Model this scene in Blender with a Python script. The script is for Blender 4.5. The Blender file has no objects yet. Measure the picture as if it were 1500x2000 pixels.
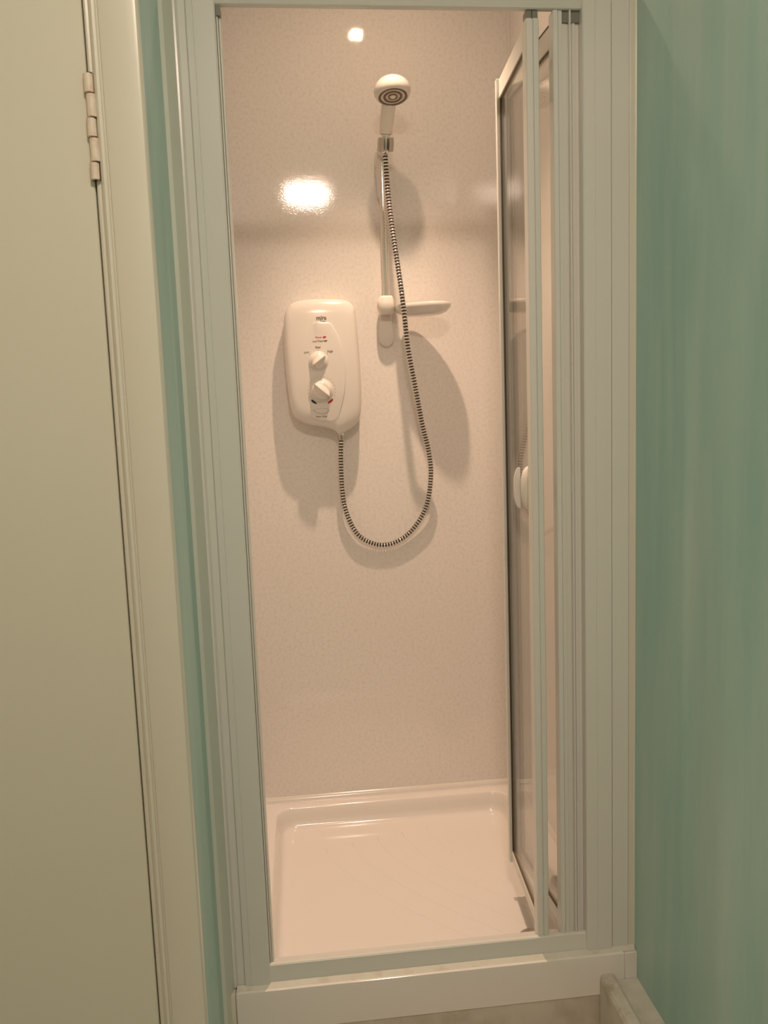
import bpy, bmesh, math, random
from mathutils import Vector, Matrix
PI = math.pi
S = bpy.context.scene
COL = S.collection

# ------------------------------------------------------------------ camera, light, exposure
CAM = Vector((0.0, -1.58, 1.23))
yaw, pitch, roll = .10096, .12372, -.03607
fwd = Vector((math.sin(yaw)*math.cos(pitch), math.cos(yaw)*math.cos(pitch), -math.sin(pitch)))
rt = Vector((math.cos(yaw), -math.sin(yaw), 0)); up = rt.cross(fwd)
r_ = rt*math.cos(roll)+up*math.sin(roll); u_ = -rt*math.sin(roll)+up*math.cos(roll)
cd = bpy.data.cameras.new('camera'); cam = bpy.data.objects.new('camera', cd); COL.objects.link(cam)
cam.matrix_world = Matrix(((r_.x, u_.x, -fwd.x, CAM.x), (r_.y, u_.y, -fwd.y, CAM.y), (r_.z, u_.z, -fwd.z, CAM.z), (0, 0, 0, 1)))
cd.sensor_fit = 'VERTICAL'; cd.sensor_height = 24; cd.lens = 24*1582/2000; cd.clip_start = .02
S.camera = cam
w = bpy.data.worlds.new('world'); S.world = w; w.use_nodes = True
w.node_tree.nodes['Background'].inputs[0].default_value = (.75, .78, .8, 1)
w.node_tree.nodes['Background'].inputs[1].default_value = .0
S.view_settings.view_transform = 'Standard'; S.view_settings.look = 'None'; S.view_settings.gamma = 1
S.view_settings.use_curve_mapping = False
S.view_settings.exposure = 0.0
ALCOVE_LAMP = 520.0        # radiance of the small downlight in the cubicle
ROOM_LAMP = 132.0           # radiance of the round dome on the room ceiling
ALCOVE_TINT = (1, .68, .46)
ROOM_TINT = (1, .77, .62)
S.cycles.blur_glossy = 1.0
S.cycles.max_bounces = 10
S.cycles.sample_clamp_indirect = 10

sl = bpy.data.lights.new('downlight_beam', 'SPOT'); sl.energy = 78; sl.color = (1, .68, .47); sl.spot_size = math.radians(76); sl.spot_blend = 1; sl.shadow_soft_size = .016
so = bpy.data.objects.new('downlight_beam', sl); COL.objects.link(so); so.location = (.25, .36, 2.445)

FLOOR, CEIL = -.17, 2.46
YB = .80                   # back wall of the cubicle
XL, XR = -.185, .645       # cubicle side walls
WR = .670                  # room's right wall
WL = -.207                 # teal left wall
DW = -.38                  # wall with the door

# ------------------------------------------------------------------ materials
def mat(name, col, rough=.5, metal=0, spec=.5, coat=0, coat_rough=.05, emis=None, estr=0):
    m = bpy.data.materials.new(name); m.use_nodes = True
    b = m.node_tree.nodes['Principled BSDF']
    b.inputs['Base Color'].default_value = (*col, 1); b.inputs['Roughness'].default_value = rough
    b.inputs['Metallic'].default_value = metal; b.inputs['Specular IOR Level'].default_value = spec
    b.inputs['Coat Weight'].default_value = coat; b.inputs['Coat Roughness'].default_value = coat_rough
    if emis: b.inputs['Emission Color'].default_value = (*emis, 1); b.inputs['Emission Strength'].default_value = estr
    return m
def nodes(m): return m.node_tree.nodes, m.node_tree.links, m.node_tree.nodes['Principled BSDF']
def coords(m, scale):
    N, L, b = nodes(m)
    g = N.new('ShaderNodeNewGeometry'); mp = N.new('ShaderNodeMapping'); mp.inputs['Scale'].default_value = scale
    L.new(g.outputs['Position'], mp.inputs['Vector']); return mp.outputs[0]
def noise(m, scale, ns=1.0, detail=3, rough=.5):
    N, L, b = nodes(m); n = N.new('ShaderNodeTexNoise'); n.inputs['Scale'].default_value = ns
    n.inputs['Detail'].default_value = detail; n.inputs['Roughness'].default_value = rough
    L.new(coords(m, scale), n.inputs['Vector']); return n.outputs['Fac']
def ramp(m, fac, stops):
    N, L, b = nodes(m); r = N.new('ShaderNodeValToRGB'); e = r.color_ramp.elements
    e[0].position, e[0].color = stops[0][0], (*stops[0][1], 1); e[1].position, e[1].color = stops[-1][0], (*stops[-1][1], 1)
    for p, c in stops[1:-1]: k = e.new(p); k.color = (*c, 1)
    L.new(fac, r.inputs[0]); return r.outputs[0]
def bump(m, fac, dist, strength=1):
    N, L, b = nodes(m); k = N.new('ShaderNodeBump'); k.inputs['Distance'].default_value = dist; k.inputs['Strength'].default_value = strength
    L.new(fac, k.inputs['Height']); L.new(k.outputs[0], b.inputs['Normal']); return k
def mixc(m, f, a, c):
    N, L, b = nodes(m); x = N.new('ShaderNodeMix'); x.data_type = 'RGBA'
    L.new(f, x.inputs[0]); L.new(a, x.inputs[6])
    if isinstance(c, tuple): x.inputs[7].default_value = (*c, 1)
    else: L.new(c, x.inputs[7])
    return x.outputs[2]

M = {}
# wet-wall panel: pale stone print under a gloss film
m = M['panel'] = mat('wet_wall_panel', (.8, .74, .69), 0.04, spec=.6)
N, L, b = nodes(m)
c1 = ramp(m, noise(m, (1, 1, 1), 110, 4, .65), [(.35, (.765, .73, .70)), (.5, (.83, .795, .765)), (.66, (.85, .82, .79))])
L.new(c1, b.inputs['Base Color'])
bump(m, noise(m, (1, 1, 1.6), 150, 3, .6), .0004, .17)
# teal colour-wash paint
def teal(name, a, c, d):
    m = mat(name, a, .38, spec=.45); N, L, b = nodes(m)
    f = noise(m, (3.2, 3.2, .55), 1.6, 5, .55)
    c1 = ramp(m, f, [(.3, c), (.5, a), (.72, d)])
    f2 = noise(m, (14, 14, 1.2), 1.5, 3, .5)
    c2 = mixc(m, ramp(m, f2, [(.45, (0, 0, 0)), (.8, (.55, .55, .55))]), c1, d)
    L.new(c2, b.inputs['Base Color'])
    bump(m, noise(m, (1, 1, 1), 35, 3, .5), .0012, .4); return m
M['teal'] = teal('teal_colour_wash', (.36, .585, .54), (.285, .52, .48), (.47, .64, .59))
M['teal_lit'] = teal('lit_teal_colour_wash', (.63, .67, .60), (.56, .64, .57), (.68, .69, .62))  # paler copy of the teal; light on the slanted face put into colour
# cream gloss paint
m = M['cream'] = mat('cream_gloss_paint', (.67, .665, .565), .34)
bump(m, noise(m, (1, 1, .25), 30, 3, .5), .0008, .35)
m = M['cream_wood'] = mat('cream_painted_joinery', (.69, .68, .585), .28)
bump(m, noise(m, (4, 4, .4), 18, 3, .5), .0008, .3)
m = M['hinge'] = mat('overpainted_hinge', (.70, .61, .50), .35)
N, L, b = nodes(m); L.new(ramp(m, noise(m, (1, 1, 1), 60, 3), [(.4, (.74, .66, .55)), (.65, (.66, .52, .42))]), b.inputs['Base Color'])
M['frame'] = mat('white_coated_aluminium', (.74, .74, .70), .26)
M['frame_dull'] = mat('white_plastic_channel', (.66, .64, .58), .4)
M['acrylic'] = mat('white_tray_acrylic', (.84, .80, .76), .12, spec=.55, coat=.3)
M['plastic'] = mat('white_gloss_plastic', (.76, .73, .69), .16, spec=.5)
M['plastic_matt'] = mat('white_satin_plastic', (.80, .76, .70), .35)
M['shade_grey'] = mat('shaded_guide_block', (.22, .22, .19), .5)  # guide blocks, their dark grey holding the shade beneath the top rail
M['chrome'] = mat('chrome', (.82, .80, .77), .08, 1)
M['chrome_dull'] = mat('brushed_chrome', (.55, .52, .48), .25, 1)
M['dark'] = mat('dark_rubber', (.03, .02, .015), .5)
M['groove'] = mat('hose_groove', (.035, .022, .016), .6)
M['gasket'] = mat('brown_glazing_seal', (.16, .09, .04), .45)
M['gasket_dark'] = mat('dark_brown_seal', (.075, .045, .022), .45)
M['nozzle'] = mat('grey_spray_plate', (.17, .12, .085), .35)
M['ink'] = mat('grey_brown_print', (.10, .06, .04), .5)
M['ink_soft'] = mat('pale_brown_print', (.30, .21, .15), .5)
M['red'] = mat('red_print', (.45, .02, .02), .35)
M['navy'] = mat('navy_print', (.01, .01, .03), .35)
M['seal'] = mat('aged_sealant', (.66, .58, .47), .4)
N, L, b = nodes(M['seal'])
L.new(ramp(M['seal'], noise(M['seal'], (1, 1, 1), 22, 5, .6), [(.32, (.62, .56, .47)), (.42, (.68, .65, .56)), (.7, (.71, .69, .61))]), b.inputs['Base Color'])
bump(M['seal'], noise(M['seal'], (1, 1, 1), 60, 3), .0015, .5)
m = M['riser'] = mat('painted_plinth', (.62, .57, .48), .45)
N, L, b = nodes(m)
L.new(ramp(m, noise(m, (1, 1, 1), 14, 6, .65), [(.3, (.50, .44, .36)), (.55, (.62, .58, .50)), (.75, (.66, .62, .54))]), b.inputs['Base Color'])
bump(m, noise(m, (1, 1, 1), 45, 4), .0015, .5)
m = M['skirt'] = mat('scuffed_skirting_paint', (.62, .60, .50), .35)
N, L, b = nodes(m)
f = noise(m, (1, 1, 1), 16, 5, .6)
L.new(ramp(m, f, [(.30, (.42, .36, .28)), (.48, (.60, .58, .50)), (.75, (.70, .69, .60))]), b.inputs['Base Color'])
bump(m, f, .002, .5)
M['ceiling'] = mat('white_ceiling', (.78, .76, .72), .8)
M['vinyl'] = mat('grey_vinyl_floor', (.50, .47, .43), .5)
M['lamp_small'] = mat('downlight_glow', (1, 1, 1), .5, emis=ALCOVE_TINT, estr=ALCOVE_LAMP)
M['lamp_dome'] = mat('dome_glow', (1, 1, 1), .5, emis=ROOM_TINT, estr=ROOM_LAMP)
# clear door glass: thin sheet, reflection by Fresnel, otherwise straight through
m = M['glass'] = bpy.data.materials.new('clear_safety_glass'); m.use_nodes = True
N, L = m.node_tree.nodes, m.node_tree.links; N.clear()
o = N.new('ShaderNodeOutputMaterial'); mx = N.new('ShaderNodeMixShader'); tr = N.new('ShaderNodeBsdfTransparent'); gl = N.new('ShaderNodeBsdfGlossy')
fr = N.new('ShaderNodeFresnel'); gg = N.new('ShaderNodeNewGeometry'); ma = N.new('ShaderNodeMath'); ma.operation = 'MULTIPLY_ADD'
ma.inputs[1].default_value = 1/1.5-1.5; ma.inputs[2].default_value = 1.5      # same index seen from either side of the sheet
L.new(gg.outputs['Backfacing'], ma.inputs[0]); L.new(ma.outputs[0], fr.inputs[0])
tr.inputs[0].default_value = (.95, .955, .94, 1); gl.inputs['Roughness'].default_value = .03
L.new(fr.outputs[0], mx.inputs[0]); L.new(tr.outputs[0], mx.inputs[1]); L.new(gl.outputs[0], mx.inputs[2]); L.new(mx.outputs[0], o.inputs[0])

# ------------------------------------------------------------------ helpers
OFF = {}
def obj(name, bm, material, parent=None, smooth=False, angle=None):
    bmesh.ops.recalc_face_normals(bm, faces=bm.faces[:])
    off = OFF.get(parent.name, Vector()) if parent else Vector()
    me = bpy.data.meshes.new(name)
    if off.length: bmesh.ops.translate(bm, verts=bm.verts[:], vec=-off)
    bm.to_mesh(me); bm.free()
    mats = material if isinstance(material, (list, tuple)) else [material]
    for k in mats: me.materials.append(k)
    if smooth:
        for p in me.polygons: p.use_smooth = True
        if angle: me.set_sharp_from_angle(angle=math.radians(angle))
    o = bpy.data.objects.new(name, me); COL.objects.link(o)
    if parent: o.parent = parent; OFF[o.name] = off
    return o
def thing(name, label, cat, loc, group=None):
    o = bpy.data.objects.new(name, None); COL.objects.link(o); o.location = loc; o.empty_display_size = .05
    o['label'] = label; o['category'] = cat
    if group: o['group'] = group
    OFF[o.name] = Vector(loc); return o
def struct(name, bm, m, label, cat, smooth=False, angle=None):
    o = obj(name, bm, m, None, smooth, angle); o['kind'] = 'structure'; o['label'] = label; o['category'] = cat; return o
def B(): return bmesh.new()
def box(bm, x0, x1, y0, y1, z0, z1, bev=0, seg=2, mi=0):
    r = bmesh.ops.create_cube(bm, size=1)
    for v in r['verts']:
        v.co = Vector((x0+(v.co.x+.5)*(x1-x0), y0+(v.co.y+.5)*(y1-y0), z0+(v.co.z+.5)*(z1-z0)))
    fs = set(f for v in r['verts'] for f in v.link_faces)
    for f in fs: f.material_index = mi
    if bev:
        es = set(e for v in r['verts'] for e in v.link_edges)
        bmesh.ops.bevel(bm, geom=list(es), offset=bev, segments=seg, affect='EDGES', profile=.5)
def prism(bm, pts, vec, mi=0):
    a = [bm.verts.new(p) for p in pts]; c = [bm.verts.new(Vector(p)+Vector(vec)) for p in pts]
    n = len(pts); f = [bm.faces.new(a), bm.faces.new(c[::-1])]
    for i in range(n): f.append(bm.faces.new((a[i], a[(i+1) % n], c[(i+1) % n], c[i])))
    for k in f: k.material_index = mi
def vprism(bm, xy, z0, z1): prism(bm, [(x, y, z0) for x, y in xy], (0, 0, z1-z0))
def obox(bm, p0, p1, t0, t1, z0, z1, bev=0):
    """box whose left face follows p0->p1 in plan; t0..t1 = offsets to the right of that line"""
    d = Vector((p1[0]-p0[0], p1[1]-p0[1])); d.normalize(); n = Vector((d.y, -d.x))
    P = [Vector(p0)+n*t0, Vector(p1)+n*t0, Vector(p1)+n*t1, Vector(p0)+n*t1]
    before = set(bm.verts)
    prism(bm, [(p.x, p.y, z0) for p in P], (0, 0, z1-z0))
    if bev:
        vs = [v for v in bm.verts if v not in before]
        es = set(e for v in vs for e in v.link_edges)
        bmesh.ops.bevel(bm, geom=list(es), offset=bev, segments=1, affect='EDGES')
def frame_of(d):
    d = Vector(d).normalized(); a = Vector((0, 0, 1)) if abs(d.z) < .9 else Vector((0, 1, 0))
    u = d.cross(a).normalized(); v = d.cross(u).normalized(); return u, v
def lathe(bm, o, axis, prof, n=32, mi=0, cap=True):
    """prof: list of (distance along axis, radius)"""
    o = Vector(o); axis = Vector(axis).normalized(); u, v = frame_of(axis); rings = []
    for h, r in prof:
        rings.append([bm.verts.new(o+axis*h+(u*math.cos(2*PI*k/n)+v*math.sin(2*PI*k/n))*max(r, 1e-5)) for k in range(n)])
    for A, C in zip(rings, rings[1:]):
        for k in range(n):
            f = bm.faces.new((A[k], A[(k+1) % n], C[(k+1) % n], C[k])); f.material_index = mi
    if cap:
        bm.faces.new(rings[0]).material_index = mi; bm.faces.new(rings[-1][::-1]).material_index = mi
def tube(bm, path, rad, n=16, mi=None, sx=1):
    path = [Vector(p) for p in path]; rings = []; pu = None
    for i, p in enumerate(path):
        t = (path[min(i+1, len(path)-1)]-path[max(i-1, 0)]).normalized()
        if pu is None: u, v = frame_of(t)
        else: u = (pu-t*pu.dot(t)).normalized(); v = t.cross(u)
        pu = u; r = rad[i] if isinstance(rad, (list, tuple)) else rad
        rings.append([bm.verts.new(p+(u*math.cos(2*PI*k/n)*sx+v*math.sin(2*PI*k/n))*r) for k in range(n)])
    for i, (A, C) in enumerate(zip(rings, rings[1:])):
        for k in range(n):
            f = bm.faces.new((A[k], A[(k+1) % n], C[(k+1) % n], C[k]))
            if mi: f.material_index = mi(i)
    bm.faces.new(rings[0]); bm.faces.new(rings[-1][::-1])
def catmull(pts, n):
    pts = [Vector(p) for p in pts]; P = [pts[0]*2-pts[1]]+pts+[pts[-1]*2-pts[-2]]; out = []
    for i in range(1, len(P)-2):
        a, b_, c, d = P[i-1:i+3]
        for k in range(n):
            t = k/n
            out.append(.5*((2*b_)+(c-a)*t+(2*a-5*b_+4*c-d)*t*t+(-a+3*b_-3*c+d)*t**3))
    out.append(pts[-1]); return out
def closed(pts, n):
    pts = [Vector(p) for p in pts]; m = len(pts); out = []
    for i in range(m):
        a, b_, c, d = pts[i-1], pts[i], pts[(i+1) % m], pts[(i+2) % m]
        for k in range(n):
            t = k/n; out.append(.5*((2*b_)+(c-a)*t+(2*a-5*b_+4*c-d)*t*t+(-a+3*b_-3*c+d)*t**3))
    return out

# ------------------------------------------------------------------ room shell
bm = B(); box(bm, -1.25, .78, -2.70, .90, FLOOR-.05, FLOOR); struct('floor', bm, M['vinyl'], 'grey vinyl floor of the room below the shower plinth', 'floor')
bm = B(); box(bm, -1.25, .78, -2.70, .90, CEIL, CEIL+.05); struct('ceiling', bm, M['ceiling'], 'plain white ceiling over room and shower cubicle', 'ceiling')
bm = B(); box(bm, WR, .78, -2.6, 0, FLOOR, CEIL); struct('wall_right', bm, M['teal'], 'teal colour-washed wall on the right of the shower frame', 'wall')
bm = B(); vprism(bm, [(WL, DW+.10), (WL, -.05), (-.26, -.05), (-.26, DW+.10)], FLOOR, CEIL)
vprism(bm, [(WL, DW), (WL, DW+.10), (-.222, DW+.10), (-.222, DW)], FLOOR, CEIL)
struct('wall_left', bm, M['teal'], 'deep teal wall strip between door frame and shower', 'wall')
bm = B(); vprism(bm, [(-.26, -.05), (WL, -.05), (-.2, -.047), (-.186, -.004), (-.187, 0), (-.26, 0)], FLOOR, CEIL)
struct('wall_corner', bm, M['teal_lit'], 'slanting teal corner strip, coloured paler for the light it catches, beside the left frame jamb', 'wall')
bm = B(); box(bm, -.26, XL, 0, .90, FLOOR, CEIL); struct('wall_cubicle_left', bm, M['panel'], 'pale mottled wet-wall panel on the left side of the cubicle', 'wall')
bm = B(); box(bm, XR, .78, 0, .90, FLOOR, CEIL); struct('wall_cubicle_right', bm, M['panel'], 'pale mottled wet-wall panel behind the folded glass door', 'wall')
bm = B(); box(bm, XL, XR, YB, .90, FLOOR, CEIL); struct('wall_cubicle_back', bm, M['panel'], 'glossy pale mottled back wall carrying the shower', 'wall')
bm = B(); box(bm, -1.25, -.26, DW, DW+.12, 1.87, CEIL); box(bm, -1.25, -1.06, DW, DW+.12, FLOOR, 1.87)
struct('wall_front', bm, M['teal'], 'teal wall around the cream door', 'wall')
bm = B(); box(bm, -1.25, -1.15, -2.6, DW, FLOOR, CEIL); struct('wall_far_left', bm, M['cream'], 'cream side wall of the room beside the camera', 'wall')
bm = B(); box(bm, -1.25, .78, -2.7, -2.6, FLOOR, CEIL); struct('wall_rear', bm, M['cream'], 'cream wall behind the camera', 'wall')
# cubicle corner bead
bm = B(); vprism(bm, [(XR-.0075, YB), (XR-.0075, YB-.003), (XR-.003, YB-.0075), (XR, YB-.0075), (XR, YB)], .05, CEIL)
struct('trim_1', bm, M['plastic'], 'slim white corner bead where back and right cubicle walls meet', 'trim')
# skirting
bm = B(); prism(bm, [(x, -2.6, z) for x, z in [(WR, FLOOR), (.587, FLOOR), (.587, .004), (.591, .012), (.613, .013), (.619, .009), (.622, -.004), (WR, -.003)]], (0, 2.5705, 0))
struct('baseboard_right', bm, M['skirt'], 'scuffed cream skirting board along the teal right wall', 'skirting')
# plinth below the tray
bm = B(); box(bm, WL, WR, -.0262, 0, FLOOR, -.0345, .0008, 1)
struct('trim_2', bm, M['riser'], 'stained cream plinth panel under the shower tray', 'plinth')

# ------------------------------------------------------------------ door on the left
dz1 = 1.86
bm = B(); box(bm, -1.03, -.2614, DW-.008, DW+.03, FLOOR+.005, dz1, .0015, 1)
door = struct('door_1', bm, M['cream'], 'flat cream painted door with a side hinge', 'door')
bm = B(); box(bm, -.2603, -.2225, DW, DW+.1, FLOOR, dz1+.02); box(bm, -1.06, -1.032, DW, DW+.1, FLOOR, dz1+.02)
struct('trim_3', bm, M['cream_wood'], 'cream door lining behind the moulded architrave', 'trim')
ay = DW
prof = [(-.2600, ay), (-.2600, ay-.004), (-.2585, ay-.008), (-.2560, ay-.0095), (-.2530, ay-.0085), (-.2522, ay-.0105), (-.2500, ay-.0150), (-.2465, ay-.0172), (-.2432, ay-.0160),
        (-.2416, ay-.0130), (-.2400, ay-.0130), (-.2385, ay-.0165), (-.2360, ay-.0180), (-.1935, ay-.0185), (-.1895, ay-.0175), (-.1875, ay-.0145), (-.1870, ay-.010), (-.1870, ay)]
bm = B(); vprism(bm, prof, FLOOR, 1.95)
struct('trim_4', bm, M['cream_wood'], 'cream moulded architrave between the door and teal wall', 'architrave', True, 35)
# hinge: five painted knuckles
bm = B(); hx, hy = -.2578, DW-.0125
zs = [1.6955, 1.6695, 1.6382, 1.6125, 1.5805, 1.5565]
lathe(bm, (hx+.0012, hy, zs[-1]), (-.0022, 0, 1), [(0, .0045), (zs[0]-zs[-1], .0045)], 16)
hinge = obj('hinge', bm, M['dark'], door)
for i in range(5):
    bm = B(); h = zs[i]-zs[i+1]-.0012
    zc = zs[i+1]; sh = (.0012 if i % 2 else -.0008)
    lathe(bm, (hx+sh, hy, zc), (0, 0, 1), [(0, .0054), (.0008, .0064), (h-.0008, .0064), (h, .0054)], 20)
    if i % 2 == 0: box(bm, hx-.0068, hx-.001, hy+.000, hy+.0045, zc, zc+h)
    else: box(bm, hx+.001, hx+.0068, hy+.000, hy+.006, zc, zc+h)
    obj('knuckle', bm, M['hinge'], hinge, True, 40)

# ------------------------------------------------------------------ shower tray
TZ = .057
SB = -.034
tray = thing('shower_tray', 'white glossy square shower tray behind the low front rail', 'shower tray', (.23, .38, -.055))
def rrect(x0, x1, y0, y1, r, z, n=10):
    out = []
    for cx, cy, a0 in ((x1-r, y1-r, 0), (x0+r, y1-r, 90), (x0+r, y0+r, 180), (x1-r, y0+r, 270)):
        for k in range(n+1):
            a = math.radians(a0+90*k/n); out.append((cx+r*math.cos(a), cy+r*math.sin(a), z))
    return out
loops = [rrect(XL+.001, XR-.001, -.0285, YB-.001, .004, SB), rrect(XL+.001, XR-.001, -.0292, YB-.001, .004, TZ-.006), rrect(XL+.002, XR-.002, -.0282, YB-.0015, .004, TZ-.0015), rrect(XL+.004, XR-.004, -.025, YB-.003, .004, TZ)]
ix0, ix1, iy0, iy1 = -.118, .578, .055, .747
for k, (ins, z) in enumerate([(-.006, TZ), (-.002, TZ-.0012), (0, TZ-.004), (.004, TZ-.018), (.008, TZ-.034), (.012, TZ-.049), (.019, TZ-.0545), (.030, TZ-.0568), (.05, TZ-.0575)]):
    loops.append(rrect(ix0+ins, ix1-ins, iy0+ins, iy1-ins, max(.05-ins*.4, .02), z))
bm = B(); R = [[bm.verts.new(p) for p in l] for l in loops]
for A, C in zip(R, R[1:]):
    for k in range(len(A)): bm.faces.new((A[k], A[(k+1) % len(A)], C[(k+1) % len(A)], C[k]))
bm.faces.new(R[-1]); bm.faces.new(R[0][::-1])
obj('tray_body', bm, M['acrylic'], tray, True, 50)
# fan of shallow curved grip lines
bm = B()
for k in range(5):
    pts = []
    for t in range(15):
        a = t/14; x0 = .00+.075*k; y = .60-.46*a+.02*k
        x = x0+.02+.34*a**1.5-.012*k*a
        if x < ix1-.06 and y > iy0+.06: pts.append((x, y, TZ-.0577))
    if len(pts) > 3: tube(bm, pts, .0007, 6)
obj('grip_lines', bm, M['acrylic'], tray, True)['kind'] = 'stuff'
# waste by the front right corner
bm = B(); lathe(bm, (.487, .128, TZ-.0577), (0, 0, 1), [(0, .036), (.004, .034), (.006, .030), (.0045, .012), (.0045, 0.0001)], 40)
obj('waste_cover', bm, M['chrome_dull'], tray, True, 40)
# sealant round the back of the tray
bm = B()
prism(bm, [(XL, YB, TZ-.001), (XL, YB-.010, TZ-.0005), (XL, YB-.0085, TZ+.004), (XL, YB-.002, TZ+.011), (XL, YB, TZ+.012)], (XR-XL, 0, 0))
prism(bm, [(XR, .06, TZ-.001), (XR-.010, .06, TZ-.0005), (XR-.0085, .06, TZ+.004), (XR-.002, .06, TZ+.011), (XR, .06, TZ+.012)], (0, YB-.06, 0))
prism(bm, [(XL, .06, TZ-.001), (XL+.010, .06, TZ-.0005), (XL+.0085, .06, TZ+.004), (XL+.002, .06, TZ+.011), (XL, .06, TZ+.012)], (0, YB-.06, 0))
obj('back_sealant', bm, M['plastic'], tray, True, 40)
# filler between tray edge and the right wall
bm = B(); box(bm, XR-.0015, WR, -.0288, 0, SB, TZ-.001, .0006, 1); obj('edge_filler', bm, M['acrylic'], tray, True, 40)
bm = B(); box(bm, WL, XL+.0005, -.0275, 0, SB, TZ-.003, .002, 2)
obj('edge_filler', bm, M['seal'], tray, True, 40)

# ------------------------------------------------------------------ enclosure frame and bifold door
enc = thing('shower_enclosure', 'white framed bifold shower enclosure with its glass door folded inwards to the right', 'shower door', (.245, .01, TZ))
FB, FT = .100, 1.964       # clear opening
FTOP = 2.0
# left jamb: wall channel + profile with ribs
bm = B()
vprism(bm, [(-.1835, .034), (-.1835, -.009), (-.178, -.0125), (-.1655, -.0125), (-.1655, .034)], TZ+.001, FTOP)
jl = obj('wall_channel', bm, M['frame'], enc, True, 20)
bm = B()
vprism(bm, [(-.1650, .030), (-.1650, -.0145), (-.163, -.0165), (-.1530, -.0170), (-.1520, -.0160), (-.1510, -.0170), (-.1150, -.0170), (-.1125, -.0150), (-.1120, .030)], TZ+.001, FTOP)
jamb = obj('left_jamb', bm, M['frame'], enc, True, 20)
for x in (-.1112, -.1068):
    bm = B(); vprism(bm, [(x-.001, .026), (x-.001, .000), (x, -.003 if x < -.11 else .003), (x+.0018, -.003 if x < -.11 else .003), (x+.0028, .0 if x < -.11 else .006), (x+.0028, .026)], FB-.02, FT-.018)
    obj('jamb_rib', bm, M['frame'], jamb, True, 30)
bm = B(); box(bm, -.1121, -.1045, .010, .026, FB-.02, FT-.018); obj('rib_backing', bm, M['frame'], jamb)
bm = B(); box(bm, -.1120, -.1040, -.006, .024, FT-.018, FT); obj('shaded_end_block', bm, M['shade_grey'], jamb)
# right jamb
bm = B()
vprism(bm, [(.5640, .030), (.5640, -.0145), (.5660, -.0170), (.5870, -.0170), (.5880, -.0160), (.5890, -.0170), (.6185, -.0170), (.6195, -.0155), (.6195, .030)], TZ+.001, FTOP)
jr = obj('right_jamb', bm, M['frame'], enc, True, 20)
bm = B(); vprism(bm, [(.6208, .034), (.6208, -.0135), (.6220, -.0148), (.655, -.0148), (.657, -.012), (.657, .034)], TZ+.001, FTOP)
obj('wall_channel', bm, M['frame'], enc, True, 20)
bm = B(); vprism(bm, [(.657, .02), (.657, -.0125), (.660, -.0135), (.666, -.0140), (WR, -.0155), (WR, .02)], TZ, FTOP+.1)
obj('edge_sealant', bm, M['cream_wood'], enc, True, 30)
bm = B(); vprism(bm, [(-.1868, .0), (-.1905, -.006), (-.187, -.010), (-.1835, -.0095), (-.1835, .0)], TZ, FTOP)
obj('edge_sealant', bm, M['frame'], enc, True, 30)
# stepped channel inside the right jamb
bm = B(); box(bm, .5300, .5640, .005, .030, FB-.03, FT, .001, 1); sc_ = obj('pivot_channel', bm, M['frame'], jr)
for x0, x1, y in ((.5420, .5450, -.006), (.5495, .5555, .002), (.5300, .5400, .004)):
    bm = B(); box(bm, x0, x1, y, .012, FB-.03, FT, .0006, 1); obj('channel_fin', bm, M['frame'], sc_, True, 30)
for x0, x1 in ((.5300, .5418), (.5452, .5635)):
    bm = B(); box(bm, x0, x1, .000, .012, FT-.020, FT-.0005); obj('shaded_end_block', bm, M['shade_grey'], sc_)
# rails
bm = B(); prism(bm, [(-.166, y, z) for y, z in [(.006, FTOP-.002), (.006, FT+.001), (-.006, FT), (-.0085, FT+.0015), (-.0145, FT+.014), (-.0145, FTOP-.003), (-.0115, FTOP)]], (.791, 0, 0))
obj('top_rail', bm, M['frame'], enc, True, 20)
bm = B(); prism(bm, [(-.1125, y, z) for y, z in [(.032, TZ), (.032, FB-.014), (.016, FB-.008), (.004, FB-.003), (-.002, FB), (-.0065, FB-.0005), (-.0085, FB-.003), (-.0105, TZ+.014), (-.0135, TZ+.006), (-.0140, TZ)]], (.682, 0, 0))
obj('bottom_rail', bm, M['frame'], enc, True, 20)
bm = B(); prism(bm, [(-.181, y, z) for y, z in [(-.0138, TZ), (-.0138, TZ+.0075), (-.017, TZ+.005), (-.022, TZ+.001), (-.0235, TZ)]], (.849, 0, 0))
obj('rail_sealant', bm, M['seal'], enc, True, 30)
# bifold leaves
def leaf(p0, p1, name):
    """p0 front end, p1 apex end, left face line"""
    d = (Vector(p1)-Vector(p0)); Ln = d.length; d.normalize()
    at = lambda s: tuple(Vector(p0)+d*s)
    z0, z1 = .104, 1.950
    bm = B(); obox(bm, at(.002), at(Ln), 0, .014, z1-.040, z1, .001)
    r = obj(name, bm, M['frame'], enc, True, 30)
    bm = B(); obox(bm, at(.002), at(Ln), 0, .014, z0, z0+.025, .001); obj('bottom_rail', bm, M['frame'], r, True, 30)
    bm = B(); obox(bm, at(.012), at(Ln-.008), .005, .009, z0+.022, z1-.038); obj('glass_pane', bm, M['glass'], r)
    bm = B(); obox(bm, at(.022), at(Ln-.012), .002, .0048, z0+.0252, z0+.0305); obj('glazing_seal', bm, M['gasket'], r)
    bm = B(); obox(bm, at(.022), at(Ln-.012), .002, .0048, z1-.0435, z1-.0400)
    obj('glazing_seal', bm, M['gasket'], r)
    bm = B(); obox(bm, at(Ln-.0165), at(Ln-.0102), .001, .0045, z0+.0308, z1-.043); obj('edge_seal', bm, M['gasket_dark'], r)
    return r, at, Ln
l2, at2, Ln2 = leaf((.4630, .012), (.4790, .290), 'leading_leaf')
l1, at1, Ln1 = leaf((.5160, .006), (.4985, .290), 'pivot_leaf')
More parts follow.
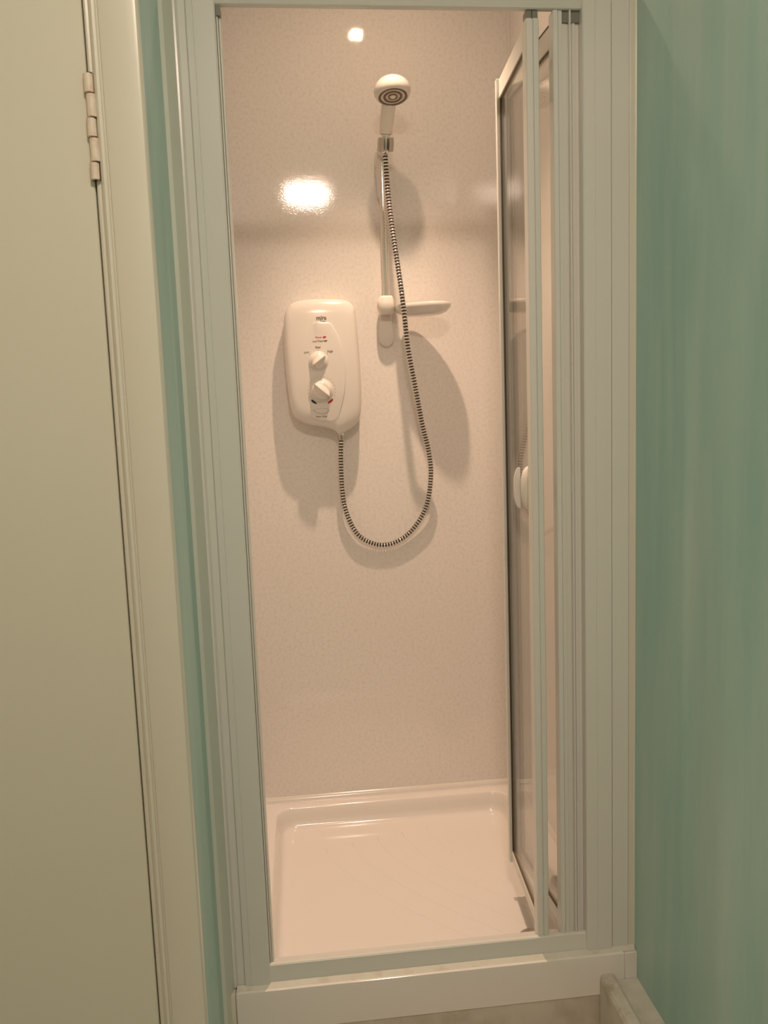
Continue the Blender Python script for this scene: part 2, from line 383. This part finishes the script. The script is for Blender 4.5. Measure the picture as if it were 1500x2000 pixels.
# meeting stile at the apex of the leading leaf
bm = B(); obox(bm, at2(Ln2-.010), at2(Ln2+.004), -.006, .014, .101, 1.952, .0012); obj('hinge_stile', bm, M['frame'], l2, True, 30)
bm = B(); obox(bm, at1(Ln1-.010), at1(Ln1+.004), -.002, .014, .101, 1.952, .0012); obj('hinge_stile', bm, M['frame'], l1, True, 30)
for z_ in ((1.9505, 1.9570), (.1005, .1038)):
    bm = B(); obox(bm, at1(.012), at1(Ln1-.012), .003, .009, *z_); obj('wiper_seal', bm, M['dark'], l1)
# leading stile: twin-ribbed post standing in the opening
bm = B(); vprism(bm, [(.4585, .020), (.4585, -.003), (.4600, -.006), (.4690, -.007), (.4698, -.004), (.4716, -.004), (.4724, -.007), (.4820, -.006), (.4838, -.003), (.4838, .020)], FB-.002, FT-.016)
ls = obj('leading_stile', bm, M['frame'], l2, True, 20)
bm = B(); vprism(bm, [(.4600, .018), (.4600, -.002), (.4700, -.002), (.4700, .002), (.4720, .002), (.4720, -.002), (.4825, -.002), (.4825, .018)], FT-.0165, FT-.0004)
obj('shaded_roller_block', bm, M['shade_grey'], l2)  # block at the post top, coloured dark for the rail's shade
bm = B(); vprism(bm, [(.5105, .020), (.5105, -.003), (.512, -.005), (.5195, -.005), (.5205, -.002), (.5215, -.004), (.5285, -.003), (.5295, .0), (.5295, .020)], FB-.002, FT-.0004)
obj('pivot_stile', bm, M['frame'], l1, True, 20)
# handle on the leading leaf: oval plate with a thumb fin
hc = Vector(at2(.052)); hz = 1.060
bm = B()
for sgn, t in ((-1, .0042), (1, .0098)):
    rings = []
    for s, o_ in ((1, 0), (.96, .004), (.80, .010), (.5, .0135), (.02, .0145)):
        ring = []
        for k in range(32):
            a = 2*PI*k/32
            ring.append(bm.verts.new((hc.x+t+sgn*o_, hc.y+math.cos(a)*.019*s, hz+math.sin(a)*.046*s)))
        rings.append(ring)
    for A, C in zip(rings, rings[1:]):
        for k in range(32): bm.faces.new((A[k], A[(k+1) % 32], C[(k+1) % 32], C[k]))
    bm.faces.new(rings[-1]); bm.faces.new(rings[0][::-1])
hd = obj('door_handle', bm, M['plastic_matt'], l2, True, 60); 
bm = B(); pts = []
for k in range(17):
    a = PI*k/16; pts.append((hc.x-.008-.014*math.sin(a)**.7, hc.y+.012, hz+.044*math.cos(a)))
prism(bm, pts, (0, .006, 0)); bmesh.ops.bevel(bm, geom=bm.edges[:], offset=.0012, segments=2, affect='EDGES')
obj('handle_fin', bm, M['plastic'], hd, True, 40)

# ------------------------------------------------------------------ electric shower
es = thing('electric_shower', 'white electric shower unit with two control knobs on the back wall', 'shower unit', (.0765, YB, 1.165))
UY = .755
out = [(-.0135, 1.5265), (.004, 1.5400), (.035, 1.5460), (.075, 1.5475), (.115, 1.5465), (.150, 1.5420), (.1690, 1.5280), (.1745, 1.5080), (.1785, 1.460), (.1815, 1.400), (.1835, 1.340), (.1835, 1.280), (.1800, 1.235),
       (.1735, 1.209), (.1610, 1.1930), (.1440, 1.1820), (.1300, 1.1745), (.1190, 1.1690), (.1120, 1.1705), (.1050, 1.1775), (.0950, 1.1835), (.0700, 1.1910), (.0400, 1.1965), (.0120, 1.2060), (-.0080, 1.2220), (-.0190, 1.250), (-.0245, 1.300), (-.0280, 1.370), (-.0285, 1.440), (-.0245, 1.500)]
oc = closed([(x, 0, z) for x, z in out], 4); OC = Vector((.077, 0, 1.365))
def ufront(x, z):
    zn = (z-1.365)/.19; xn = (x-.077)/.105
    return YB-(.081-.009*zn*zn-.007*xn*xn)
bm = B(); rings = []
lv = [(.985, 'b', 0), (.985, 'b', .030), (1.0, 'b', .034), (1.0, 'b', .052)]
for s, _, d in lv: rings.append([bm.verts.new((OC.x+(p.x-OC.x)*s, YB-d, OC.z+(p.z-OC.z)*s)) for p in oc])
for s in (.992, .975, .95, .91, .86, .78, .68, .56, .42, .28, .14):
    ring = []
    for p in oc:
        x = OC.x+(p.x-OC.x)*s; z = OC.z+(p.z-OC.z)*s
        yf = ufront(x, z); k = max(0, (s-.80)/.2); g = 1-math.sqrt(max(0, 1-k**2.2)) if s > .80 else 0
        y = yf+(YB-.052-yf)*g
        ring.append(bm.verts.new((x, y, z)))
    rings.append(ring)
n = len(oc)
for A, C in zip(rings, rings[1:]):
    for k in range(n): bm.faces.new((A[k], A[(k+1) % n], C[(k+1) % n], C[k]))
cv = bm.verts.new((OC.x, ufront(OC.x, OC.z), OC.z))
for k in range(n): bm.faces.new((rings[-1][k], rings[-1][(k+1) % n], cv))
bm.faces.new(rings[0][::-1])
case = obj('casing', bm, M['plastic'], es, True, 50)
# raised leaf-shaped facia: proud on its right and top edge, flush on the left
fo = [(.0605, 1.4835), (.0800, 1.4815), (.1010, 1.4790), (.1130, 1.4620), (.1235, 1.4400), (.1320, 1.4120), (.1375, 1.380), (.1390, 1.345), (.1365, 1.305), (.1300, 1.270), (.1215, 1.240), (.112, 1.215),
      (.0900, 1.208), (.0600, 1.212), (.0360, 1.225), (.0250, 1.260), (.0230, 1.310), (.0260, 1.37), (.0340, 1.425), (.0460, 1.465)]
fc = closed([(x, 0, z) for x, z in fo], 4); FC = Vector((.078, 0, 1.345))
def lift(x, z):
    a = min(1, max(0, (x-.035)/.075)); a = a*a*(3-2*a); b_ = min(1, max(0, (z-1.43)/.045))*min(1, max(0, (x-.052)/.012)); c_ = min(1, max(0, (z-1.20)/.08))
    return .0002+.0042*max(a*c_, b_)
def fac_y(x, z): return ufront(x, z)-lift(x, z)
bm = B(); rings = []
for s, e in ((1, -.002), (1, .6), (.985, .92), (.96, 1), (.8, 1), (.6, 1), (.4, 1), (.2, 1)):
    ring = []
    for p in fc:
        x = FC.x+(p.x-FC.x)*s; z = FC.z+(p.z-FC.z)*s
        ring.append(bm.verts.new((x, ufront(x, z)-(lift(x, z)*e if e > 0 else e), z)))
    rings.append(ring)
n = len(fc)
for A, C in zip(rings, rings[1:]):
    for k in range(n): bm.faces.new((A[k], A[(k+1) % n], C[(k+1) % n], C[k]))
cv = bm.verts.new((FC.x, fac_y(FC.x, FC.z), FC.z))
for k in range(n): bm.faces.new((rings[-1][k], rings[-1][(k+1) % n], cv))
obj('facia', bm, M['plastic'], es, True, 60)
def knob(name, x, z, R1, R2, ang, h):
    y = fac_y(x, z)
    bm = B(); lathe(bm, (x, y+.003, z), (0, -1, 0), [(0, R1), (.0055, R1), (.0070, R1*.965), (.0078, R2*1.03), (.012, R2), (h*.75, R2*.93), (h, R2*.80), (h+.0008, R2*.6), (h+.001, .0001)], 48)
    k = obj(name, bm, M['plastic'], es, True, 50)
    # grip: lens-shaped wedge with a sharp crest
    bm = B(); ca, sa = math.cos(ang), math.sin(ang); Lh = R2*1.02; W = R2*.60; y0 = y-h+.004; yt = y-h-.0105
    base1, base2, top = [], [], []
    for i in range(13):
        t = -1+2*i/12; wv = W*(1-t*t)**.7 if abs(t) < 1 else 0
        def P(a, b_, yy): return (x+ca*a-sa*b_, yy, z+sa*a+ca*b_)
        base1.append(bm.verts.new(P(t*Lh, wv+.0004, y0))); base2.append(bm.verts.new(P(t*Lh, -wv-.0004, y0)))
        top.append((bm.verts.new(P(t*Lh*.96, .0006, yt+.003*t*t)), bm.verts.new(P(t*Lh*.96, -.0006, yt+.003*t*t))))
    for i in range(12):
        bm.faces.new((base1[i], base1[i+1], top[i+1][0], top[i][0])); bm.faces.new((top[i][0], top[i+1][0], top[i+1][1], top[i][1]))
        bm.faces.new((top[i][1], top[i+1][1], base2[i+1], base2[i])); bm.faces.new((base2[i], base2[i+1], base1[i+1], base1[i]))
    bm.faces.new((base1[0], top[0][0], top[0][1], base2[0])); bm.faces.new((base2[-1], top[-1][1], top[-1][0], base1[-1]))
    obj('grip', bm, M['plastic'], k, True, 40); return y
K1 = (.0655, 1.3755); K2 = (.0700, 1.2940)
knob('power_knob', *K1, .0265, .0215, math.radians(37), .017)
knob('temperature_knob', *K2, .0320, .0270, math.radians(-41), .019)
def decal(name, pts, m, parent=case, dy=.0004):
    bm = B()
    a = [bm.verts.new((x, fac_y(x, z)-dy, z)) for x, z in pts]; c = [bm.verts.new((x, fac_y(x, z)+.0006, z)) for x, z in pts]
    k = len(pts); bm.faces.new(a)
    for i in range(k): bm.faces.new((a[i], a[(i+1) % k], c[(i+1) % k], c[i]))
    return obj(name, bm, m, es)
for i in range(19):
    a = math.radians(-38+256*i/18); x = K2[0]+.0385*math.cos(a); z = K2[1]+.0385*math.sin(a)
    decal('scale_dot', [(x+.0010*math.cos(2*PI*k/8), z+.0010*math.sin(2*PI*k/8)) for k in range(8)], M['ink_soft'])
def arc(a0, a1, r, wd, m, name):
    o_, i_ = [], []
    for k in range(9):
        t = k/8; a = math.radians(a0+(a1-a0)*t); h = wd*(.35+.65*math.sin(PI*min(1, t*.75+.2)))
        o_.append((K2[0]+(r+h)*math.cos(a), K2[1]+(r+h)*math.sin(a))); i_.append((K2[0]+(r-h)*math.cos(a), K2[1]+(r-h)*math.sin(a)))
    decal(name, o_+i_[::-1], m)
arc(221, 247, .0390, .0030, M['navy'], 'cold_mark'); arc(319, 293, .0390, .0030, M['red'], 'hot_mark')
decal('power_mark', [(.0790, 1.4395), (.0830, 1.4430), (.0900, 1.4415), (.0860, 1.4375), (.0810, 1.4370)], M['red'])
decal('pressure_mark', [(.0800, 1.4310), (.0930, 1.4315), (.0880, 1.4275), (.0835, 1.4280)], M['ink'])
for a in (90, 142, 38):
    x = K1[0]+.0305*math.cos(math.radians(a)); z = K1[1]+.0305*math.sin(math.radians(a))
    decal('scale_dot', [(x+.0011*math.cos(2*PI*k/8), z+.0011*math.sin(2*PI*k/8)) for k in range(8)], M['ink_soft'])
# start/stop button: outlined leaf
bo = closed([(x, 0, z) for x, z in [(.0435, 1.2385), (.0540, 1.2430), (.0700, 1.2440), (.0830, 1.2420), (.0880, 1.2385), (.0835, 1.2320), (.0730, 1.2285), (.0580, 1.2310)]], 4)
decal('button_rim', [(p.x, p.z) for p in bo], M['ink'], dy=.0005)
bc = Vector((.067, 0, 1.2366))
bm = B()
def ringy(s, e): return [bm.verts.new((bc.x+(p.x-bc.x)*s, fac_y(p.x, p.z)-e, bc.z+(p.z-bc.z)*s)) for p in bo]
Rr = [ringy(.955, -.001), ringy(.955, .0010), ringy(.90, .0018), ringy(.5, .0022)]
for A, C in zip(Rr, Rr[1:]):
    for k in range(len(A)): bm.faces.new((A[k], A[(k+1) % len(A)], C[(k+1) % len(A)], C[k]))
bm.faces.new(Rr[-1]); obj('start_stop_button', bm, M['plastic'], es, True, 50)
def text(s, x, z, size, m, name, align='CENTER', bold=0):
    cu = bpy.data.curves.new('t', 'FONT'); cu.body = s; cu.size = size; cu.align_x = align; cu.align_y = 'CENTER'; cu.extrude = .0004; cu.offset = bold
    cu.resolution_u = 3
    to = bpy.data.objects.new('t', cu); COL.objects.link(to); dg = bpy.context.evaluated_depsgraph_get()
    me = bpy.data.meshes.new_from_object(to.evaluated_get(dg)); bpy.data.objects.remove(to)
    bm = B(); bm.from_mesh(me)
    for v in bm.verts:
        X, Y, Z = v.co; xx, zz = x+X, z+Y; v.co = Vector((xx, fac_y(xx, zz)-.0003-Z, zz))
    return obj(name, bm, m, es)
text('mira', .0775, 1.4925, .0155, M['ink'], 'maker_name', bold=.0004)
text('Power', .0680, 1.4400, .0070, M['red'], 'printed_word')
text('Low Press', .0650, 1.4300, .0068, M['ink_soft'], 'printed_word', bold=.0001)
text('Med', .0645, 1.4130, .0085, M['ink_soft'], 'printed_word', bold=.0001)
text('Low', .0330, 1.4010, .0085, M['ink_soft'], 'printed_word')
text('High', .0980, 1.4010, .0085, M['ink_soft'], 'printed_word', bold=.0001)
text('Start  Stop', .0665, 1.2215, .0072, M['ink_soft'], 'printed_word')
# outlet stub
bm = B(); ox, oy = .1215, .770
lathe(bm, (ox, oy, 1.185), (0, 0, -1), [(0, .0105), (.012, .0105), (.0125, .0085), (.0225, .0085), (.0235, .0092), (.031, .0088)], 24)
obj('outlet', bm, M['chrome'], es, True, 40)

# ------------------------------------------------------------------ slide rail
BX, BY = .2655, .758
sr = thing('slide_rail', 'vertical chrome slide rail with white end brackets on the back wall', 'shower rail', (BX, YB, 1.418))
bm = B(); lathe(bm, (BX, BY, 1.535), (0, 0, 1), [(0, .0088), (1.955-1.535, .0088)], 28); obj('bar', bm, M['chrome'], sr, True, 60)
# lower bracket: faceted block, plus the wall cover below it
bm = B()
def ringz(cx, cy, rx, ry, z, p=3, n=28):
    o_ = []
    for k in range(n):
        a = 2*PI*k/n; c, s = math.cos(a), math.sin(a)
        o_.append(bm.verts.new((cx+rx*math.copysign(abs(c)**(2/p), c), cy+ry*math.copysign(abs(s)**(2/p), s), z)))
    return o_
def loft(Rs):
    for A, C in zip(Rs, Rs[1:]):
        for k in range(len(A)): bm.faces.new((A[k], A[(k+1) % len(A)], C[(k+1) % len(A)], C[k]))
    bm.faces.new(Rs[0][::-1]); bm.faces.new(Rs[-1])
loft([ringz(BX, .762, .017, .018, 1.503), ringz(BX, .762, .0215, .022, 1.508), ringz(BX, .762, .0265, .0265, 1.522), ringz(BX, .762, .0265, .0265, 1.535), ringz(BX, .762, .0225, .023, 1.548), ringz(BX, .762, .0165, .017, 1.553)])
obj('lower_bracket', bm, M['plastic_matt'], sr, True, 35)
bm = B(); pl = closed([(x, 0, z) for x, z in [(BX-.0150, 1.520), (BX+.0150, 1.520), (BX+.0175, 1.49), (BX+.0215, 1.455), (BX+.0220, 1.438), (BX+.0150, 1.421), (BX, 1.414), (BX-.0150, 1.421), (BX-.0220, 1.438), (BX-.0215, 1.455), (BX-.0175, 1.49)]], 5)
pc = Vector((BX, 0, 1.46))
def ringp(s, y): return [bm.verts.new((pc.x+(p.x-pc.x)*s, y, pc.z+(p.z-pc.z)*s)) for p in pl]
loft([ringp(1, YB), ringp(1, YB-.009), ringp(.95, YB-.013), ringp(.85, YB-.015)])
obj('wall_cover', bm, M['plastic_matt'], sr, True, 35)
# upper bracket
bm = B()
loft([ringz(BX, .765, .0105, .0105, 1.822, 2.4), ringz(BX, .765, .0125, .0125, 1.8235, 2.4), ringz(BX, .765, .0128, .0125, 1.829, 2.4), ringz(BX-.0005, .767, .0140, .0150, 1.833, 2.4), ringz(BX-.001, .770, .0150, .0190, 1.90, 2.4), ringz(BX-.001, .772, .0175, .0230, 1.928, 2.4), ringz(BX-.001, .774, .0150, .0200, 1.945, 2.4), ringz(BX-.001, .776, .0080, .0120, 1.952, 2.4)])
obj('upper_bracket', bm, M['plastic_matt'], sr, True, 35)
bm = B(); lathe(bm, (BX, .772, 1.90), (0, 1, 0), [(0, .013), (.026, .017)], 24); obj('wall_stub', bm, M['plastic_matt'], sr, True, 40)
# handset holder: boss with two jaws
HC = Vector((.2735, .716, 1.951))
bm = B(); lathe(bm, (HC.x-.004, .765, HC.z-.006), (.05, -1, .05), [(0, .016), (.014, .018), (.028, .017), (.036, .013)], 24)
hol = obj('handset_holder', bm, M['plastic_matt'], sr, True, 40)
bm = B(); 
HAX = Vector((.03, -.30, .95)).normalized()     # axis of handset in its holder
hu = Vector((1, 0, 0)); hv = HAX.cross(hu).normalized()
for a0, a1 in ((math.radians(-205), math.radians(-110)), (math.radians(-70), math.radians(25))):
    vs = []
    for k in range(11):
        a = a0+(a1-a0)*k/10; row = []
        for r, h in ((.0125, -.017), (.0215, -.019), (.0228, 0), (.0215, .016), (.0125, .014)):
            row.append(bm.verts.new(HC+hu*math.cos(a)*r-hv*math.sin(a)*r*-1+HAX*h))
        vs.append(row)
    for A, C in zip(vs, vs[1:]):
        for k in range(5): bm.faces.new((A[k], A[(k+1) % 5], C[(k+1) % 5], C[k]))
    bm.faces.new(vs[0]); bm.faces.new(vs[-1][::-1])
obj('holder_jaws', bm, M['chrome_dull'], hol, True, 40)

# ------------------------------------------------------------------ soap dish
sd = thing('soap_dish', 'white oval soap dish clipped to the foot of the slide rail', 'soap dish', (.365, .70, 1.50))
DC = Vector((.362, .709, 1.517)); da = math.radians(-31)
def dring(a_, b_, z, n=48, sq=2.4):
    o_ = []
    for k in range(n):
        t = 2*PI*k/n; c, s = math.cos(t), math.sin(t); X = a_*math.copysign(abs(c)**(2/sq), c); Y = b_*math.copysign(abs(s)**(2/sq), s)
        o_.append(bm.verts.new((DC.x+X*math.cos(da)-Y*math.sin(da), DC.y+X*math.sin(da)+Y*math.cos(da), DC.z+z)))
    return o_
bm = B()
loft([dring(.034, .022, -.0260), dring(.050, .032, -.0245), dring(.066, .042, -.0185), dring(.0755, .048, -.009), dring(.0775, .050, -.0075), dring(.079, .0515, -.004), dring(.079, .0515, .004), dring(.078, .0505, .0052), dring(.0765, .049, .005), dring(.075, .0475, .003), dring(.066, .042, -.008), dring(.035, .022, -.015)])
obj('dish', bm, M['plastic'], sd, True, 60)
bm = B(); tube(bm, catmull([(BX+.020, .765, 1.515), (BX+.035, .757, 1.512), (.305, .742, 1.507), (.325, .728, 1.502)], 5), .0085, 14); obj('arm', bm, M['plastic_matt'], sd, True)

# ------------------------------------------------------------------ handset
sh = thing('hand_shower', 'round white hand shower in its holder at the top of the rail', 'hand shower', tuple(HC))
hd_c = Vector((.2850, .628, 2.056))
base = HC+HAX*.022
bm = B(); path = catmull([base, base+HAX*.018, Vector((.2765, .692, 2.005)), Vector((.2795, .682, 2.028)), hd_c+Vector((-.003, .040, -.004))], 6)
rr = [.0120, .0165]+[.0178+.0012*min(1, i/10) for i in range(len(path)-2)]
tube(bm, path, rr, 24); obj('handle', bm, M['plastic_matt'], sh, True, 60)
nrm = Vector((.03, -.22, -.97)).normalized()
bm = B(); lathe(bm, hd_c-nrm*.034, nrm, [(0, .0005), (.001, .012), (.005, .026), (.012, .036), (.021, .0445), (.031, .0480), (.040, .0475), (.047, .0445), (.0515, .0400), (.0525, .0385), (.0505, .0375), (.0505, .0001)], 56)
hb = obj('head_shell', bm, M['plastic'], sh, True, 50)
for r0, r1, nm, mt in ((.0372, .0315, 'spray_ring', 'nozzle'), (.0300, .0265, 'spray_ring', 'plastic_matt'), (.0250, .0185, 'spray_ring', 'nozzle'), (.0175, .0145, 'spray_ring', 'plastic_matt'), (.013, .009, 'spray_ring', 'nozzle')):
    bm = B(); o0 = hd_c+nrm*.0160; lathe(bm, o0, nrm, [(0, r0), (.0020, r0-.0006), (.0020, r1+.0006), (0, r1)], 48, cap=False)
    obj(nm, bm, M[mt], hb, True, 40)
bm = B(); lathe(bm, hd_c+nrm*.0160, nrm, [(0, .008), (.003, .0068), (.0042, .003), (.0043, .0001)], 28); obj('spray_button', bm, M['plastic_matt'], hb, True, 50)
# chrome cone and nut at foot of handset
bm = B(); lathe(bm, HC+HAX*.022, -HAX, [(0, .0118), (.004, .0122), (.005, .0100), (.012, .0105), (.045, .0090), (.047, .0080), (.050, .0078)], 24)
obj('hose_nut', bm, M['chrome'], sh, True, 40)

# ------------------------------------------------------------------ hose
ho = thing('shower_hose', 'ribbed chrome shower hose looping from the head to the unit', 'hose', (.26, .77, .85))
st = HC-HAX*.026
hose_pts = [(0.2712, 0.712, 1.9091), (0.2745, 0.708, 1.8169), (0.2826, 0.69, 1.7047), (0.2935, 0.672, 1.5927), (0.3007, 0.662, 1.5094), (0.3117, 0.676, 1.4003), (0.3307, 0.7, 1.3027), (0.3536, 0.73, 1.187), (0.3721, 0.748, 1.1121), (0.379, 0.762, 1.0363), (0.3641, 0.776, 0.9447), (0.3217, 0.784, 0.8768), (0.2671, 0.787, 0.8406), (0.2134, 0.787, 0.8388), (0.161, 0.784, 0.8697), (0.13, 0.779, 0.9329), (0.119, 0.774, 1.0019), (0.1182, 0.771, 1.0918)]
ctl = [st]+[Vector(p) for p in hose_pts]+[Vector((ox, oy, 1.158))]
dense = catmull(ctl, 30)
# resample evenly
acc = [0]
for a, c in zip(dense, dense[1:]): acc.append(acc[-1]+(c-a).length)
tot = acc[-1]; PITCH = .0084; nr = int(tot/PITCH); steps = nr*6; path = []; j = 0
for i in range(steps+1):
    s = tot*i/steps
    while j < len(acc)-2 and acc[j+1] < s: j += 1
    t = (s-acc[j])/max(1e-9, acc[j+1]-acc[j]); path.append(dense[j].lerp(dense[j+1], t))
pr = [.0060, .0073, .0077, .0077, .0073, .0060]
bm = B(); tube(bm, path, [pr[i % 6] for i in range(steps+1)], 14, mi=lambda i: 1 if i % 6 in (5, 0, 4) else 0)
obj('ribbed_hose', bm, [M['chrome'], M['groove']], ho, True)
bm = B(); lathe(bm, (ox, oy, 1.166), (0, 0, -1), [(0, .0100), (.012, .0096), (.014, .0088)], 20); obj('hose_collar', bm, M['chrome_dull'], ho, True, 40)

# ------------------------------------------------------------------ ceiling lights (above the frame of the photograph, seen as reflections)
dl = thing('downlight', 'small warm recessed downlight in the cubicle ceiling', 'ceiling light', (.25, .36, CEIL))
bm = B(); lathe(bm, (.25, .36, CEIL-.0005), (0, 0, -1), [(0, .030), (0, .044), (.004, .043), (.005, .036), (.002, .030)], 40, cap=False); obj('bezel', bm, M['frame'], dl, True, 40)
bm = B(); lathe(bm, (.25, .36, CEIL-.001), (0, 0, -1), [(0, .0180), (.0015, .0175), (.002, .0001)], 32); obj('lamp', bm, M['lamp_small'], dl)
rl = thing('ceiling_dome', 'round glowing dome light on the room ceiling behind the camera view', 'ceiling light', (.108, -1.52, CEIL))
bm = B(); lathe(bm, (.108, -1.52, CEIL), (0, 0, -1), [(0, .138), (.012, .138), (.016, .130)], 48); obj('base_ring', bm, M['frame'], rl, True, 40)
bm = B(); lathe(bm, (.108, -1.52, CEIL-.016), (0, 0, -1), [(0, .125), (.008, .120), (.016, .100), (.022, .070), (.025, .035), (.026, .0001)], 48); obj('diffuser', bm, M['lamp_dome'], rl, True, 60)
